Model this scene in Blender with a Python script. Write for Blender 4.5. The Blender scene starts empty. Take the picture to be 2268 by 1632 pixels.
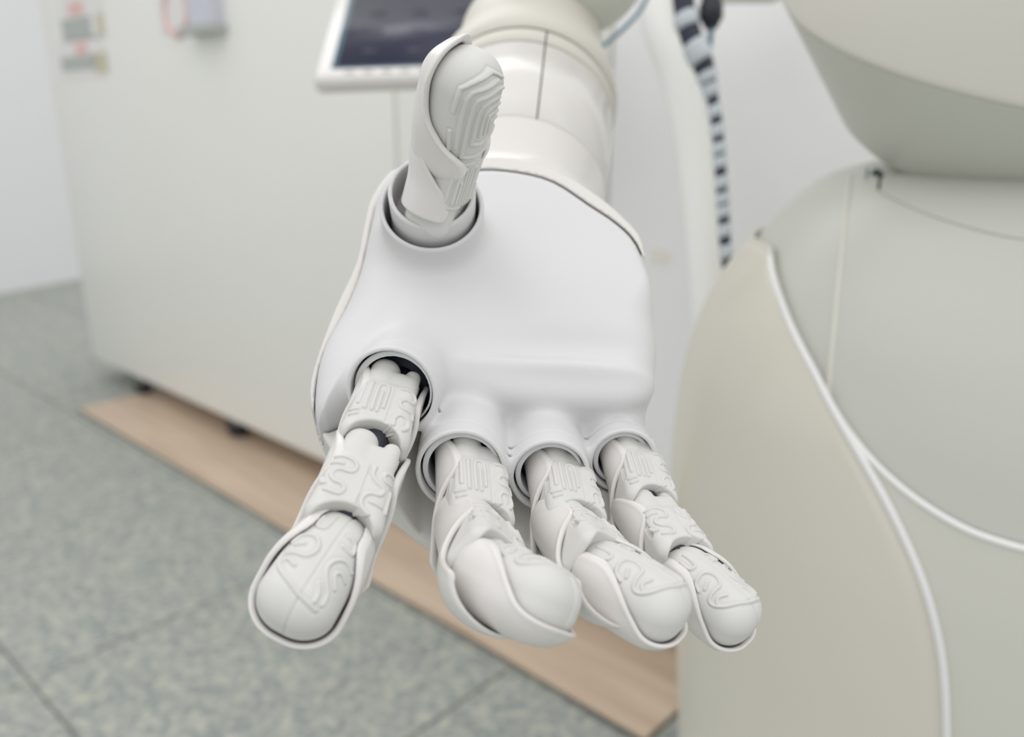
import bpy, bmesh, math, random
import numpy as np
from mathutils import Vector, Matrix

random.seed(7)
C = bpy.context.scene.collection
SC = bpy.context.scene
IW, IH, F = 2268.0, 1632.0, 1850.0
PITCH = math.radians(16.84)
CAM = Vector((0.0, 0.0, 0.80))

# ------------------------------------------------------------------ camera
cd = bpy.data.cameras.new('camera'); cam = bpy.data.objects.new('camera', cd); C.objects.link(cam)
cam.location = CAM; cam.rotation_euler = (math.pi/2 - PITCH, 0, 0)
cd.sensor_width = 36; cd.lens = F/IW*36; cd.clip_start = 0.01; cd.clip_end = 100
cd.dof.use_dof = True; cd.dof.focus_distance = 0.262; cd.dof.aperture_fstop = 7.0
SC.camera = cam
CM = Matrix.Translation(CAM) @ Matrix.Rotation(math.pi/2 - PITCH, 4, 'X')

# ------------------------------------------------------------------ light
w = bpy.data.worlds.new('world'); SC.world = w; w.use_nodes = True
bg = w.node_tree.nodes['Background']; bg.inputs[0].default_value = (0.98, 0.985, 1.0, 1); bg.inputs[1].default_value = 0.93

def area(name, loc, target, sx, sy, power, col=(1, 1, 1)):
    l = bpy.data.lights.new(name, 'AREA'); l.shape = 'RECTANGLE'; l.size = sx; l.size_y = sy
    l.energy = power; l.color = col
    o = bpy.data.objects.new(name, l); C.objects.link(o); o.location = loc
    o.rotation_euler = (Vector(target) - Vector(loc)).to_track_quat('-Z', 'Y').to_euler()
    return o
area('ceiling_light_near', (0.1, -0.3, 2.6), (0.1, 0.4, 0.5), 4.0, 2.6, 14, (1, 0.99, 0.97))
area('ceiling_light_far', (-0.4, 2.6, 2.7), (-0.4, 2.2, 0), 3.0, 1.6, 26, (1, 0.99, 0.96))
area('panel_fill_light', (-0.5, 0.2, 2.3), (0.25, 1.05, 0.75), 1.2, 1.2, 3, (1, 1, 1))  # unseen fill lamp added to brighten the white end panel
area('window_light', (1.9, 0.4, 1.9), (0.0, 0.4, 0.75), 1.8, 1.6, 4, (0.92, 0.97, 1))

SC.view_settings.view_transform = 'Standard'; SC.view_settings.look = 'None'
SC.view_settings.exposure = 0.0; SC.view_settings.gamma = 1.0; SC.view_settings.use_curve_mapping = False

# ------------------------------------------------------------------ helpers
def V3(px, py, d):
    """point in millimetres in the hand frame; d is the distance in millimetres before lens scaling"""
    d = d*F/2000.0
    return np.array([(px-1134)/F*d, (816-py)/F*d, -d])

def ray(px, py):
    return (CM.to_3x3() @ Vector(((px-IW/2)/F, (IH/2-py)/F, -1))).normalized()

def at_depth(px, py, d):
    return CM @ Vector(((px-IW/2)/F*d, (IH/2-py)/F*d, -d))

def on_z(px, py, z):
    r = ray(px, py); t = (z-CAM.z)/r.z
    return CAM + r*t

def on_plane(px, py, p0, n):
    r = ray(px, py); t = (p0-CAM).dot(n)/r.dot(n)
    return CAM + r*t

def s2l(c):
    return tuple((x/255/12.92 if x/255 <= 0.04045 else ((x/255+0.055)/1.055)**2.4) for x in c)

def mat(name, rgb, rough=0.5, spec=0.5, coat=0.0, metal=0.0, bump=0.0, bscale=400, var=0.0, vscale=20, sss=0.0, emit=None):
    m = bpy.data.materials.new(name); m.use_nodes = True
    nt = m.node_tree; b = nt.nodes['Principled BSDF']
    col = s2l(rgb)
    b.inputs['Base Color'].default_value = (*col, 1)
    b.inputs['Roughness'].default_value = rough
    b.inputs['Metallic'].default_value = metal
    b.inputs['Specular IOR Level'].default_value = spec
    b.inputs['Coat Weight'].default_value = coat; b.inputs['Coat Roughness'].default_value = 0.06
    tc = nt.nodes.new('ShaderNodeTexCoord')
    if var > 0:
        n = nt.nodes.new('ShaderNodeTexNoise'); n.inputs['Scale'].default_value = vscale; n.inputs['Detail'].default_value = 4
        mx = nt.nodes.new('ShaderNodeMix'); mx.data_type = 'RGBA'
        mx.inputs[6].default_value = (*[x*(1-var) for x in col], 1); mx.inputs[7].default_value = (*[min(1, x*(1+var)) for x in col], 1)
        nt.links.new(tc.outputs['Object'], n.inputs['Vector']); nt.links.new(n.outputs['Fac'], mx.inputs[0])
        nt.links.new(mx.outputs[2], b.inputs['Base Color'])
    if bump > 0:
        n2 = nt.nodes.new('ShaderNodeTexNoise'); n2.inputs['Scale'].default_value = bscale; n2.inputs['Detail'].default_value = 3
        bp = nt.nodes.new('ShaderNodeBump'); bp.inputs['Strength'].default_value = bump; bp.inputs['Distance'].default_value = 0.0005
        nt.links.new(tc.outputs['Object'], n2.inputs['Vector']); nt.links.new(n2.outputs['Fac'], bp.inputs['Height'])
        nt.links.new(bp.outputs['Normal'], b.inputs['Normal'])
    if emit:
        b.inputs['Emission Color'].default_value = (*s2l(emit[0]), 1); b.inputs['Emission Strength'].default_value = emit[1]
    return m

M = dict(
    palm=mat('matte_palm_plastic', (214, 213, 213), 0.42, 0.35, bump=0.06, bscale=900),
    gloss=mat('gloss_white_plastic', (217, 214, 209), 0.24, 0.4, coat=0.3),
    shell=mat('satin_finger_shell', (222, 219, 215), 0.27, 0.5, coat=0.15),
    pad=mat('soft_grey_finger_pad', (212, 211, 207), 0.5, 0.3, bump=0.05, bscale=1500),
    liner=mat('grey_socket_liner', (214, 215, 216), 0.45, 0.4),
    dark=mat('dark_inner_plastic', (60, 62, 72), 0.5, 0.4),
    seam=mat('black_seam', (34, 34, 44), 0.6, 0.3),
    bulb=mat('warm_grey_forearm_plastic', (206, 203, 192), 0.4, 0.4),
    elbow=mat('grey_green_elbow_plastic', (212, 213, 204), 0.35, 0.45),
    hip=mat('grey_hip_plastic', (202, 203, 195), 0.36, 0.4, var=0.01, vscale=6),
    leg=mat('beige_grey_leg_plastic', (219, 215, 202), 0.28, 0.45, coat=0.25),
    skirt=mat('pale_grey_front_plastic', (212, 211, 201), 0.34, 0.4, coat=0.1),
    trim=mat('white_trim_strip', (240, 240, 238), 0.25, 0.5, coat=0.4),
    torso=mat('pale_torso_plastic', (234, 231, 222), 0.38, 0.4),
    shade_tube=mat('cream_shade_band', (243, 243, 239), 0.6, 0.3),
    cream=mat('cream_strip', (220, 218, 208), 0.4, 0.4),
    cab=mat('white_laminate', (238, 238, 232), 0.28, 0.45, var=0.015, vscale=2),
    cab2=mat('bright_white_laminate', (246, 246, 247), 0.35, 0.4),
    wall=mat('white_wall_paint', (228, 228, 229), 0.7, 0.3),
    wood_edge=mat('dark_board_edge', (74, 78, 78), 0.7, 0.3),
    black=mat('black_rubber', (42, 44, 52), 0.5, 0.4),
    navy=mat('dark_navy_cable_jacket', (48, 50, 66), 0.45, 0.4),
    wrap=mat('pale_spiral_wrap', (196, 203, 208), 0.3, 0.5),
    wire=mat('blue_grey_wire', (92, 122, 138), 0.4, 0.4),
    steel=mat('caster_steel', (150, 156, 154), 0.3, 0.5, metal=0.7),
    paper=mat('white_paper', (232, 230, 228), 0.7, 0.2),
    red=mat('red_print', (230, 192, 188), 0.7, 0.2),
    greyp=mat('grey_print', (184, 188, 184), 0.7, 0.2),
    yell=mat('pale_yellow_tape', (206, 200, 176), 0.7, 0.2),
    bluep=mat('pale_blue_card', (206, 208, 218), 0.6, 0.3),
    sticker=mat('pale_beige_sticker', (238, 235, 226), 0.6, 0.3),
)

def link(name, me, m=None, parent=None, smooth=True, label=None):
    o = bpy.data.objects.new(name, me); C.objects.link(o)
    if m is not None:
        for mm in (m if isinstance(m, (list, tuple)) else [m]):
            me.materials.append(mm)
    if smooth:
        me.shade_smooth()
    if parent is not None:
        o.parent = parent
    if label: o['label'] = label
    return o

def root_of(o):
    while o.parent: o = o.parent
    return o

def world_pos(o):
    p = Vector((0, 0, 0))
    while o is not None:
        p += o.location; o = o.parent
    return p

def link_w(name, me, m, parent=None, **k):
    """mesh given in world coordinates; parents here only carry translations"""
    if parent is not None:
        me.transform(Matrix.Translation(-world_pos(parent)))
    return link(name, me, m, parent, **k)

def pymesh(verts, faces, name='mesh'):
    me = bpy.data.meshes.new(name)
    me.from_pydata([tuple(v) for v in verts], [], faces); me.update()
    return me

def fast_mesh(verts, quads, name='mesh'):
    me = bpy.data.meshes.new(name)
    nv, nq = len(verts), len(quads)
    me.vertices.add(nv); me.vertices.foreach_set('co', np.ascontiguousarray(verts, dtype=np.float32).ravel())
    me.loops.add(nq*4); me.loops.foreach_set('vertex_index', np.ascontiguousarray(quads, dtype=np.int32).ravel())
    me.polygons.add(nq); me.polygons.foreach_set('loop_start', np.arange(0, nq*4, 4, dtype=np.int32))
    me.update(calc_edges=True); me.validate()
    return me

def empty(name, loc):
    o = bpy.data.objects.new(name, None); C.objects.link(o); o.location = loc; o.empty_display_size = 0.05
    return o

def tag(o, label, cat, group=None, kind=None):
    o['label'] = label; o['category'] = cat
    if group: o['group'] = group
    if kind: o['kind'] = kind
    return o

def catmull(pts, n=6, closed=False):
    P = [np.array(p, dtype=float) for p in pts]
    if len(P) < 3 and not closed:
        return [P[0]+(P[-1]-P[0])*i/n for i in range(n+1)]
    out = []
    N = len(P)
    rng = range(N) if closed else range(N-1)
    for i in rng:
        if closed:
            a, b, c, d = P[(i-1) % N], P[i], P[(i+1) % N], P[(i+2) % N]
        else:
            a, b, c, d = P[max(i-1, 0)], P[i], P[i+1], P[min(i+2, N-1)]
        for k in range(n):
            t = k/n
            out.append(0.5*((2*b)+(-a+c)*t+(2*a-5*b+4*c-d)*t*t+(-a+3*b-3*c+d)*t**3))
    if not closed: out.append(P[-1])
    return out

def tube_mesh(pts, r, seg=12, name='tube', cap=True, flat=1.0):
    pts = [Vector(tuple(p)) for p in pts]; n = len(pts)
    rs = r if hasattr(r, '__len__') else [r]*n
    verts, faces = [], []
    t0 = (pts[1]-pts[0]).normalized()
    up = Vector((0, 0, 1)) if abs(t0.z) < 0.9 else Vector((1, 0, 0))
    nn = (up - t0*up.dot(t0)).normalized()
    for i, p in enumerate(pts):
        t = (pts[min(i+1, n-1)]-pts[max(i-1, 0)]).normalized()
        nn = (nn - t*nn.dot(t)).normalized(); bb = t.cross(nn)
        for k in range(seg):
            a = 2*math.pi*k/seg
            verts.append(p + (nn*math.cos(a)*flat + bb*math.sin(a))*rs[i])
    for i in range(n-1):
        for k in range(seg):
            faces.append((i*seg+k, i*seg+(k+1) % seg, (i+1)*seg+(k+1) % seg, (i+1)*seg+k))
    if cap:
        faces.append(tuple(range(seg))[::-1]); faces.append(tuple(range((n-1)*seg, n*seg)))
    return pymesh(verts, faces, name)

def box_mesh(cx, cy, cz, sx, sy, sz, bevel=0.0, rz=0.0, seg=3, name='box'):
    bm = bmesh.new(); bmesh.ops.create_cube(bm, size=1)
    bmesh.ops.scale(bm, vec=(sx, sy, sz), verts=bm.verts)
    if bevel > 0:
        bmesh.ops.bevel(bm, geom=bm.edges[:]+bm.verts[:], offset=bevel, segments=seg, affect='EDGES', profile=0.5)
    bmesh.ops.transform(bm, matrix=Matrix.Translation((cx, cy, cz)) @ Matrix.Rotation(rz, 4, 'Z'), verts=bm.verts)
    me = bpy.data.meshes.new(name); bm.to_mesh(me); bm.free()
    return me

# ------------------------------------------------------------------ signed-distance mesher
def sdf_mesh(fn, lo, hi, h, slack=1.7, newton=1, name='sdf'):
    lo = np.array(lo, dtype=np.float32); hi = np.array(hi, dtype=np.float32)
    B = 8
    nb = np.ceil((hi-lo)/(h*B)).astype(int)
    n = nb*B
    val = np.full(tuple(n), 1.0, dtype=np.float32)
    ii = np.indices(tuple(nb)).reshape(3, -1).T
    ctr = lo + (ii*B+(B-1)/2.0)*h
    dc = fn(ctr.astype(np.float32))
    near = np.abs(dc) < (h*B*0.87*slack)
    blocks = val.reshape(nb[0], B, nb[1], B, nb[2], B)
    sgn = np.where(dc < 0, -1.0, 1.0).astype(np.float32).reshape(tuple(nb))
    blocks[...] = sgn[:, None, :, None, :, None]*h*B
    off = np.indices((B, B, B)).reshape(3, -1).T
    act = ii[near]
    CH = 400
    for s in range(0, len(act), CH):
        a = act[s:s+CH]
        pts = (lo + (a[:, None, :]*B + off[None])*h).astype(np.float32)
        d = fn(pts.reshape(-1, 3)).reshape(len(a), B, B, B)
        blocks[a[:, 0], :, a[:, 1], :, a[:, 2], :] = d
    val = blocks.reshape(tuple(n))
    ins = val < 0
    c = np.zeros((n[0]-1, n[1]-1, n[2]-1), dtype=np.int8)
    for dx in (0, 1):
        for dy in (0, 1):
            for dz in (0, 1):
                c += ins[dx:n[0]-1+dx, dy:n[1]-1+dy, dz:n[2]-1+dz]
    ac = np.argwhere((c > 0) & (c < 8))
    idx = np.full(c.shape, -1, dtype=np.int32); idx[ac[:, 0], ac[:, 1], ac[:, 2]] = np.arange(len(ac))
    corners = np.array([(x, y, z) for x in (0, 1) for y in (0, 1) for z in (0, 1)])
    cv = np.stack([val[ac[:, 0]+k[0], ac[:, 1]+k[1], ac[:, 2]+k[2]] for k in corners], 1)
    acc = np.zeros((len(ac), 3), dtype=np.float64); cnt = np.zeros(len(ac))
    for i in range(8):
        for j in range(i+1, 8):
            if np.abs(corners[i]-corners[j]).sum() != 1: continue
            a, b = cv[:, i], cv[:, j]
            m = (a < 0) != (b < 0)
            t = a[m]/(a[m]-b[m])
            acc[m] += corners[i] + t[:, None]*(corners[j]-corners[i]); cnt[m] += 1
    v = lo + (ac + acc/cnt[:, None])*h
    v = v.astype(np.float32)
    quads = []
    for ax in range(3):
        sl0 = [slice(None)]*3; sl1 = [slice(None)]*3
        sl0[ax] = slice(0, -1); sl1[ax] = slice(1, None)
        a, b = ins[tuple(sl0)], ins[tuple(sl1)]
        e = np.argwhere(a != b)
        flip = a[e[:, 0], e[:, 1], e[:, 2]]
        u, w_ = (ax+1) % 3, (ax+2) % 3
        ok = (e[:, u] > 0) & (e[:, w_] > 0) & (e[:, u] < n[u]-1) & (e[:, w_] < n[w_]-1)
        e, flip = e[ok], flip[ok]
        def cell(du, dw):
            q = e.copy(); q[:, u] -= du; q[:, w_] -= dw
            return idx[q[:, 0], q[:, 1], q[:, 2]]
        q = np.stack([cell(1, 1), cell(0, 1), cell(0, 0), cell(1, 0)], 1)
        q[~flip] = q[~flip][:, ::-1]
        quads.append(q)
    quads = np.concatenate(quads); quads = quads[(quads >= 0).all(1)]
    for _ in range(newton):
        e = h*0.35
        d0 = fn(v)
        g = np.stack([fn(v+np.array([e if k == j else 0 for k in range(3)], dtype=np.float32))-d0 for j in range(3)], 1)/e
        gl = (g**2).sum(1)
        step = (d0/np.maximum(gl, 0.3))[:, None]*g
        sl = np.linalg.norm(step, axis=1, keepdims=True)
        v = (v - step*np.minimum(1, 0.35*h/np.maximum(sl, 1e-9))).astype(np.float32)
    return fast_mesh(v*0.001, quads, name)

def smin(a, b, k):
    hh = np.clip(0.5+0.5*(b-a)/k, 0, 1); return b*(1-hh)+a*hh - k*hh*(1-hh)
def smax(a, b, k): return -smin(-a, -b, k)
def sd_cyl(p, a, ax, r, l0, l1, rd=0.6):
    q = p-a; t = q@ax; rr = np.sqrt(np.maximum(((q**2).sum(1)-t*t), 0))
    dx = rr-(r-rd); dt = np.abs(t-(l0+l1)/2)-((l1-l0)/2-rd)
    return np.minimum(np.maximum(dx, dt), 0)+np.sqrt(np.maximum(dx, 0)**2+np.maximum(dt, 0)**2)-rd
def sd_capsule(p, a, b, ra, rb=None):
    rb = ra if rb is None else rb
    ab = b-a; t = np.clip((p-a)@ab/(ab@ab), 0, 1)
    return np.linalg.norm(p-a-t[:, None]*ab, axis=1)-(ra+(rb-ra)*t)
def sd_rbox(p, c, hs, r):
    q = np.abs(p-np.array(c, dtype=np.float32))-(np.array(hs, dtype=np.float32)-r)
    return np.linalg.norm(np.maximum(q, 0), axis=1)+np.minimum(q.max(1), 0)-r
def sd_ell(p, c, rad):
    q = (p-np.array(c, dtype=np.float32))/np.array(rad, dtype=np.float32)
    k = np.linalg.norm(q, axis=1); return (k-1)*min(rad)
def poly_sd(x, y, poly):
    """signed distance to closed polygon"""
    d = np.full(x.shape, 1e9, dtype=np.float32); s = np.ones(x.shape, dtype=np.float32)
    n = len(poly)
    for i in range(n):
        ax_, ay_ = poly[i]; bx_, by_ = poly[i-1]
        ex, ey = bx_-ax_, by_-ay_; wx, wy = x-ax_, y-ay_
        t = np.clip((wx*ex+wy*ey)/(ex*ex+ey*ey), 0, 1)
        d = np.minimum(d, (wx-ex*t)**2+(wy-ey*t)**2)
        c1, c2, c3 = y >= ay_, y < by_, ex*wy > ey*wx
        fl = (c1 & c2 & c3) | (~c1 & ~c2 & ~c3)
        s = np.where(fl, -s, s)
    return s*np.sqrt(d)
def line_d2(x, y, lines):
    d = np.full(x.shape, 1e6, dtype=np.float32)
    for L in lines:
        for (a, b) in zip(L[:-1], L[1:]):
            ex, ey = b[0]-a[0], b[1]-a[1]; wx, wy = x-a[0], y-a[1]
            t = np.clip((wx*ex+wy*ey)/max(ex*ex+ey*ey, 1e-6), 0, 1)
            d = np.minimum(d, (wx-ex*t)**2+(wy-ey*t)**2)
    return np.sqrt(d)
def unit(v): v = np.array(v, dtype=float); return v/np.linalg.norm(v)
def sstep(a, b, x):
    t = np.clip((x-a)/(b-a), 0, 1); return t*t*(3-2*t)

# ================================================================== ROOM
floor_m = bpy.data.materials.new('speckled_grey_carpet'); floor_m.use_nodes = True
nt = floor_m.node_tree; b = nt.nodes['Principled BSDF']; b.inputs['Roughness'].default_value = 0.9; b.inputs['Specular IOR Level'].default_value = 0.1
tc = nt.nodes.new('ShaderNodeTexCoord')
n1 = nt.nodes.new('ShaderNodeTexNoise'); n1.inputs['Scale'].default_value = 75; n1.inputs['Detail'].default_value = 5; n1.inputs['Roughness'].default_value = 0.72
r1 = nt.nodes.new('ShaderNodeValToRGB')
r1.color_ramp.elements[0].position = 0.36; r1.color_ramp.elements[0].color = (*s2l((138, 146, 146)), 1)
r1.color_ramp.elements[1].position = 0.64; r1.color_ramp.elements[1].color = (*s2l((196, 196, 180)), 1)
e = r1.color_ramp.elements.new(0.5); e.color = (*s2l((164, 168, 163)), 1)
bp = nt.nodes.new('ShaderNodeBump'); bp.inputs['Strength'].default_value = 0.5; bp.inputs['Distance'].default_value = 0.002
nt.links.new(tc.outputs['Object'], n1.inputs['Vector']); nt.links.new(n1.outputs['Fac'], r1.inputs['Fac'])
nt.links.new(r1.outputs['Color'], b.inputs['Base Color']); nt.links.new(n1.outputs['Fac'], bp.inputs['Height']); nt.links.new(bp.outputs['Normal'], b.inputs['Normal'])

ZB = 0.075                                        # underside of the cabinet
BL = on_z(205, 790, ZB); BR = on_z(1530, 1391, ZB)
cdir = (BR-BL); cdir.z = 0; cdir.normalize()      # along the cabinet front, towards the camera
cnorm = Vector((cdir.y, -cdir.x, 0)) if Vector((cdir.y, -cdir.x, 0)).dot(CAM-BL) > 0 else Vector((-cdir.y, cdir.x, 0))
crz = math.atan2(cdir.y, cdir.x)

fl = tag(link_w('floor', box_mesh(0, 2.5, -0.02, 12, 12, 0.04), floor_m, smooth=False), 'grey speckled carpet floor', 'floor', kind='structure')
fl['category'] = 'floor'
# carpet tiles: the floor's own pieces, laid square to the cabinet
tc0 = on_z(1130, 1480, 0.004)
TS = 0.5
tile_me = None
k = 0
for i in range(-7, 5):
    for j in range(-2, 4):
        c = tc0 + cdir*(i+0.5)*TS + cnorm*(j-0.5)*TS
        if c.y < 0.2: continue
        if tile_me is None:
            tile_me = box_mesh(0, 0, 0, TS-0.0035, TS-0.0035, 0.008, bevel=0.0018, seg=1); tile_me.materials.append(floor_m)
        o = bpy.data.objects.new('carpet_tile', tile_me); C.objects.link(o); o.parent = fl
        o.location = (c.x, c.y, 0.002); o.rotation_euler = (0, 0, crz + (0 if (i+j) % 2 else math.pi/2))
        k += 1

# wall behind, from its foot line in the photo
W0 = on_z(0, 650, 0); W1 = on_z(172, 618, 0)
wd = (W1-W0); wd.z = 0; wd.normalize()
wn = Vector((wd.y, -wd.x, 0)); wn = wn if wn.dot(CAM-W0) > 0 else -wn
wc = W0 + wd*1.5 - wn*0.06
wl = link_w('wall_left', box_mesh(wc.x, wc.y, 1.45, 9, 0.12, 2.9, rz=math.atan2(wd.y, wd.x)), M['wall'], smooth=False)
wl['kind'] = 'structure'; wl['label'] = 'white wall behind the cabinet'; 
# ceiling above the room
# (none: the hall is open above; light comes from lamps and the bright surroundings)

# ================================================================== CABINET
clen = (BR-BL).length + 0.25
c0 = BL
cab = empty('cabinet', BL + cdir*clen/2 - cnorm*0.25)
cab.location.z = 0.0
tag(cab, 'long white laminate cabinet on casters standing behind the robot', 'cabinet')
seam_pt = on_plane(876, 300, BL, cnorm); seam_t = (seam_pt-BL).dot(cdir)
end_t = clen
def cab_box(name, t0, t1, z0, z1, d0, d1, m, bevel=0.004, parent=cab, label=None):
    c = BL + cdir*(t0+t1)/2 - cnorm*(d0+d1)/2
    return link_w(name, box_mesh(c.x, c.y, (z0+z1)/2, t1-t0, d1-d0, z1-z0, bevel, crz), m, parent, label=label)
CH_ = 1.62
cab_box('carcass', 0.004, clen, ZB+0.004, CH_, 0.02, 0.55, M['cab'])
cab_box('front_panel', 0.0, seam_t-0.003, ZB, CH_, 0.0, 0.0195, M['cab'])
s2_t = (on_plane(1348, 300, BL, cnorm)-BL).dot(cdir)
cab_box('front_panel', seam_t+0.003, s2_t-0.002, ZB, CH_, 0.0, 0.0195, M['cab'])
cab_box('front_panel', s2_t+0.002, clen, ZB, CH_, 0.0, 0.0195, M['cab2'], label='brighter white end panel')
def caster(px, py, R, din):
    p = on_plane(px, py, BL-cnorm*din, cnorm); 
    c = Vector((p.x, p.y, R+0.012))
    bm = bmesh.new()
    for r_, wd_ in ((R, 0.022),):
        bmesh.ops.create_cone(bm, cap_ends=True, segments=32, radius1=r_, radius2=r_, depth=wd_)
    bmesh.ops.bevel(bm, geom=[e for e in bm.edges if abs(e.verts[0].co.z-e.verts[1].co.z) < 1e-5], offset=0.005, segments=3, affect='EDGES')
    bmesh.ops.transform(bm, matrix=Matrix.Translation(c) @ Matrix.Rotation(crz+0.5, 4, 'Z') @ Matrix.Rotation(math.pi/2, 4, 'X'), verts=bm.verts)
    me = bpy.data.meshes.new('caster'); bm.to_mesh(me); bm.free()
    o = link_w('caster', me, M['black'], cab)
    f = link_w('fork', box_mesh(c.x, c.y, (c.z+ZB)/2+0.012, 0.03, 0.03, max(ZB-c.z, 0.012)+0.006, 0.004, crz), M['steel'], o)
for a in ((318, 862, 0.026, 0.02), (528, 955, 0.030, 0.03), (912, 1196, 0.024, 0.03), (1250, 1340, 0.026, 0.05)):
    caster(*a)

# things stuck on the cabinet front
def on_cab(name, x0, y0, x1, y1, m, thick=0.0012, parent=None, off=0.0):
    a = on_plane(x0, y0, BL+cnorm*off, cnorm); b_ = on_plane(x1, y1, BL+cnorm*off, cnorm)
    c = (a+b_)/2 + cnorm*(thick/2+0.0003)
    L = abs((b_-a).dot(cdir)); 
    return link_w(name, box_mesh(c.x, c.y, c.z, L, thick, abs(b_.z-a.z), 0, crz), m, parent, smooth=False)
n1_ = empty('notice', on_plane(180, 80, BL, cnorm)); tag(n1_, 'small notice sheets with grey and red print on the far end of the cabinet', 'notice')
on_cab('sheet', 122, -40, 235, 82, M['paper'], parent=n1_)
on_cab('sheet', 126, 92, 238, 170, M['paper'], parent=n1_)
for (a, b_, c, d, mm) in ((135, 45, 205, 80, 'greyp'), (150, 8, 185, 30, 'red'), (212, 30, 232, 75, 'yell'), (135, 128, 215, 152, 'greyp'), (165, 98, 195, 118, 'red'), (206, 118, 238, 160, 'yell')):
    on_cab('print', a, b_, c, d, M[mm], thick=0.0006, parent=n1_, off=0.0015)
c1_ = empty('leaflet', on_plane(395, 30, BL, cnorm)); tag(c1_, 'white leaflet with a red curved emblem beside the notices', 'leaflet')
on_cab('sheet', 345, -60, 433, 62, M['paper'], parent=c1_, thick=0.003)
cc = on_plane(389, 22, BL+cnorm*0.0045, cnorm)
pts = [cc + cdir*(0.052*math.cos(a)) + Vector((0, 0, 1))*(0.052*math.sin(a)) for a in [math.radians(t) for t in range(120, 421, 12)]]
link_w('emblem', tube_mesh(pts, 0.0058, 8), M['red'], c1_)
c2_ = empty('card_holder', on_plane(470, 30, BL, cnorm)); tag(c2_, 'pale blue card holder projecting from the cabinet front', 'card holder')
on_cab('pocket', 436, -60, 500, 66, M['bluep'], parent=c2_, thick=0.03)
on_cab('lip', 432, 62, 505, 72, M['greyp'], parent=c2_, thick=0.04)
s1 = on_cab('sticker', 1444, 549, 1481, 585, M['sticker']); tag(s1, 'small square beige sticker right of the palm, lower one', 'sticker', 'square beige stickers on the cabinet')
s2 = on_cab('sticker', 1446, 66, 1486, 116, M['sticker']); tag(s2, 'square beige sticker beside the forearm near the striped cable, upper one', 'sticker', 'square beige stickers on the cabinet')

# ================================================================== BOARD
wood = bpy.data.materials.new('pale_wood_grain'); wood.use_nodes = True
nt = wood.node_tree; b = nt.nodes['Principled BSDF']; b.inputs['Roughness'].default_value = 0.42
tc = nt.nodes.new('ShaderNodeTexCoord'); mp = nt.nodes.new('ShaderNodeMapping'); mp.inputs['Scale'].default_value = (1.6, 26, 1)
n1 = nt.nodes.new('ShaderNodeTexNoise'); n1.inputs['Scale'].default_value = 1.6; n1.inputs['Detail'].default_value = 5; n1.inputs['Distortion'].default_value = 0.6
r1 = nt.nodes.new('ShaderNodeValToRGB')
r1.color_ramp.elements[0].position = 0.3; r1.color_ramp.elements[0].color = (*s2l((190, 168, 146)), 1)
r1.color_ramp.elements[1].position = 0.7; r1.color_ramp.elements[1].color = (*s2l((218, 197, 175)), 1)
nt.links.new(tc.outputs['Object'], mp.inputs['Vector']); nt.links.new(mp.outputs['Vector'], n1.inputs['Vector'])
nt.links.new(n1.outputs['Fac'], r1.inputs['Fac']); nt.links.new(r1.outputs['Color'], b.inputs['Base Color'])
Q0 = on_z(175, 903, 0.016); Q1 = on_z(1430, 1632, 0.016); Q2 = on_z(1530, 1525, 0.016)
bd = (Q1-Q0); blen = bd.length; bd.normalize()
bw = 0.62
bn = Vector((-bd.y, bd.x, 0)); bn = bn if bn.dot(Q2-Q1) > 0 else -bn
# slightly skewed end as laid: board is a parallelogram-free rectangle
brz = math.atan2(bd.y, bd.x)
bc = Q0 + bd*blen/2 + bn*bw/2
board = empty('wooden_board', (bc.x, bc.y, 0.006)); board.rotation_euler = (0, 0, brz)
tag(board, 'pale wood-grain board lying on the carpet under the white cabinet', 'board')
o = link('panel', box_mesh(0, 0, 0.0055, blen, bw, 0.009, 0.0006, seg=1), wood, board, smooth=False)
o = link('edge_band', box_mesh(0, 0, 0.0, blen+0.003, bw+0.003, 0.0065, 0.0006, seg=1), M['wood_edge'], board, smooth=False, label='dark edge band')

# ================================================================== TABLET DISPLAY
TD = 0.92
tl = at_depth(735, -40+0, 1.02); 
disp = empty('display_screen', at_depth(860, 120, TD)); tag(disp, 'white framed touch screen standing behind the robot forearm', 'display')
bl_, br_ = at_depth(690, 172, 0.90), at_depth(1110, 158, 0.90)
up_l = at_depth(752, -95, 1.02)
ux = (br_-bl_).normalized(); uy = Vector((0, math.sin(math.radians(60)), math.cos(math.radians(60)))); uy = (uy-ux*uy.dot(ux)).normalized(); uz = ux.cross(uy)
R3 = Matrix((ux, uy, uz)).transposed()
def disp_box(name, x0, x1, y0, y1, z0, z1, m, bev=0.0, seg=4, parent=disp):
    me = box_mesh((x0+x1)/2, (y0+y1)/2, (z0+z1)/2, x1-x0, y1-y0, z1-z0, bev, seg=seg)
    me.transform(Matrix.Translation(bl_) @ R3.to_4x4())
    return link_w(name, me, m, parent)
scr_m = mat('dark_reflective_screen', (44, 46, 68), 0.3, 0.3)
disp_box('housing', 0.0, 0.30, 0.0, 0.23, -0.022, 0.0, M['shell'], 0.009)
disp_box('bezel', 0.019, 0.281, 0.018, 0.212, -0.001, 0.0012, M['wire'], 0.0)
disp_box('screen', 0.025, 0.275, 0.0205, 0.206, 0.0005, 0.0018, scr_m, 0.0)
icon_m = mat('dim_screen_icons', (50, 50, 66), 0.3, 0.4)
for r_ in range(3):
    for q in range(4):
        disp_box('icon', 0.05+q*0.05, 0.068+q*0.05, 0.05+r_*0.05, 0.055+r_*0.05, 0.001, 0.0021, icon_m)
for q in range(8):
    disp_box('printed_mark', 0.035+q*0.02, 0.045+q*0.02, 0.007, 0.011, 0.0, 0.0006, M['greyp'])
disp_box('arm_bracket', 0.12, 0.18, 0.06, 0.12, -0.20, -0.02, M['shell'], 0.006)

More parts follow.
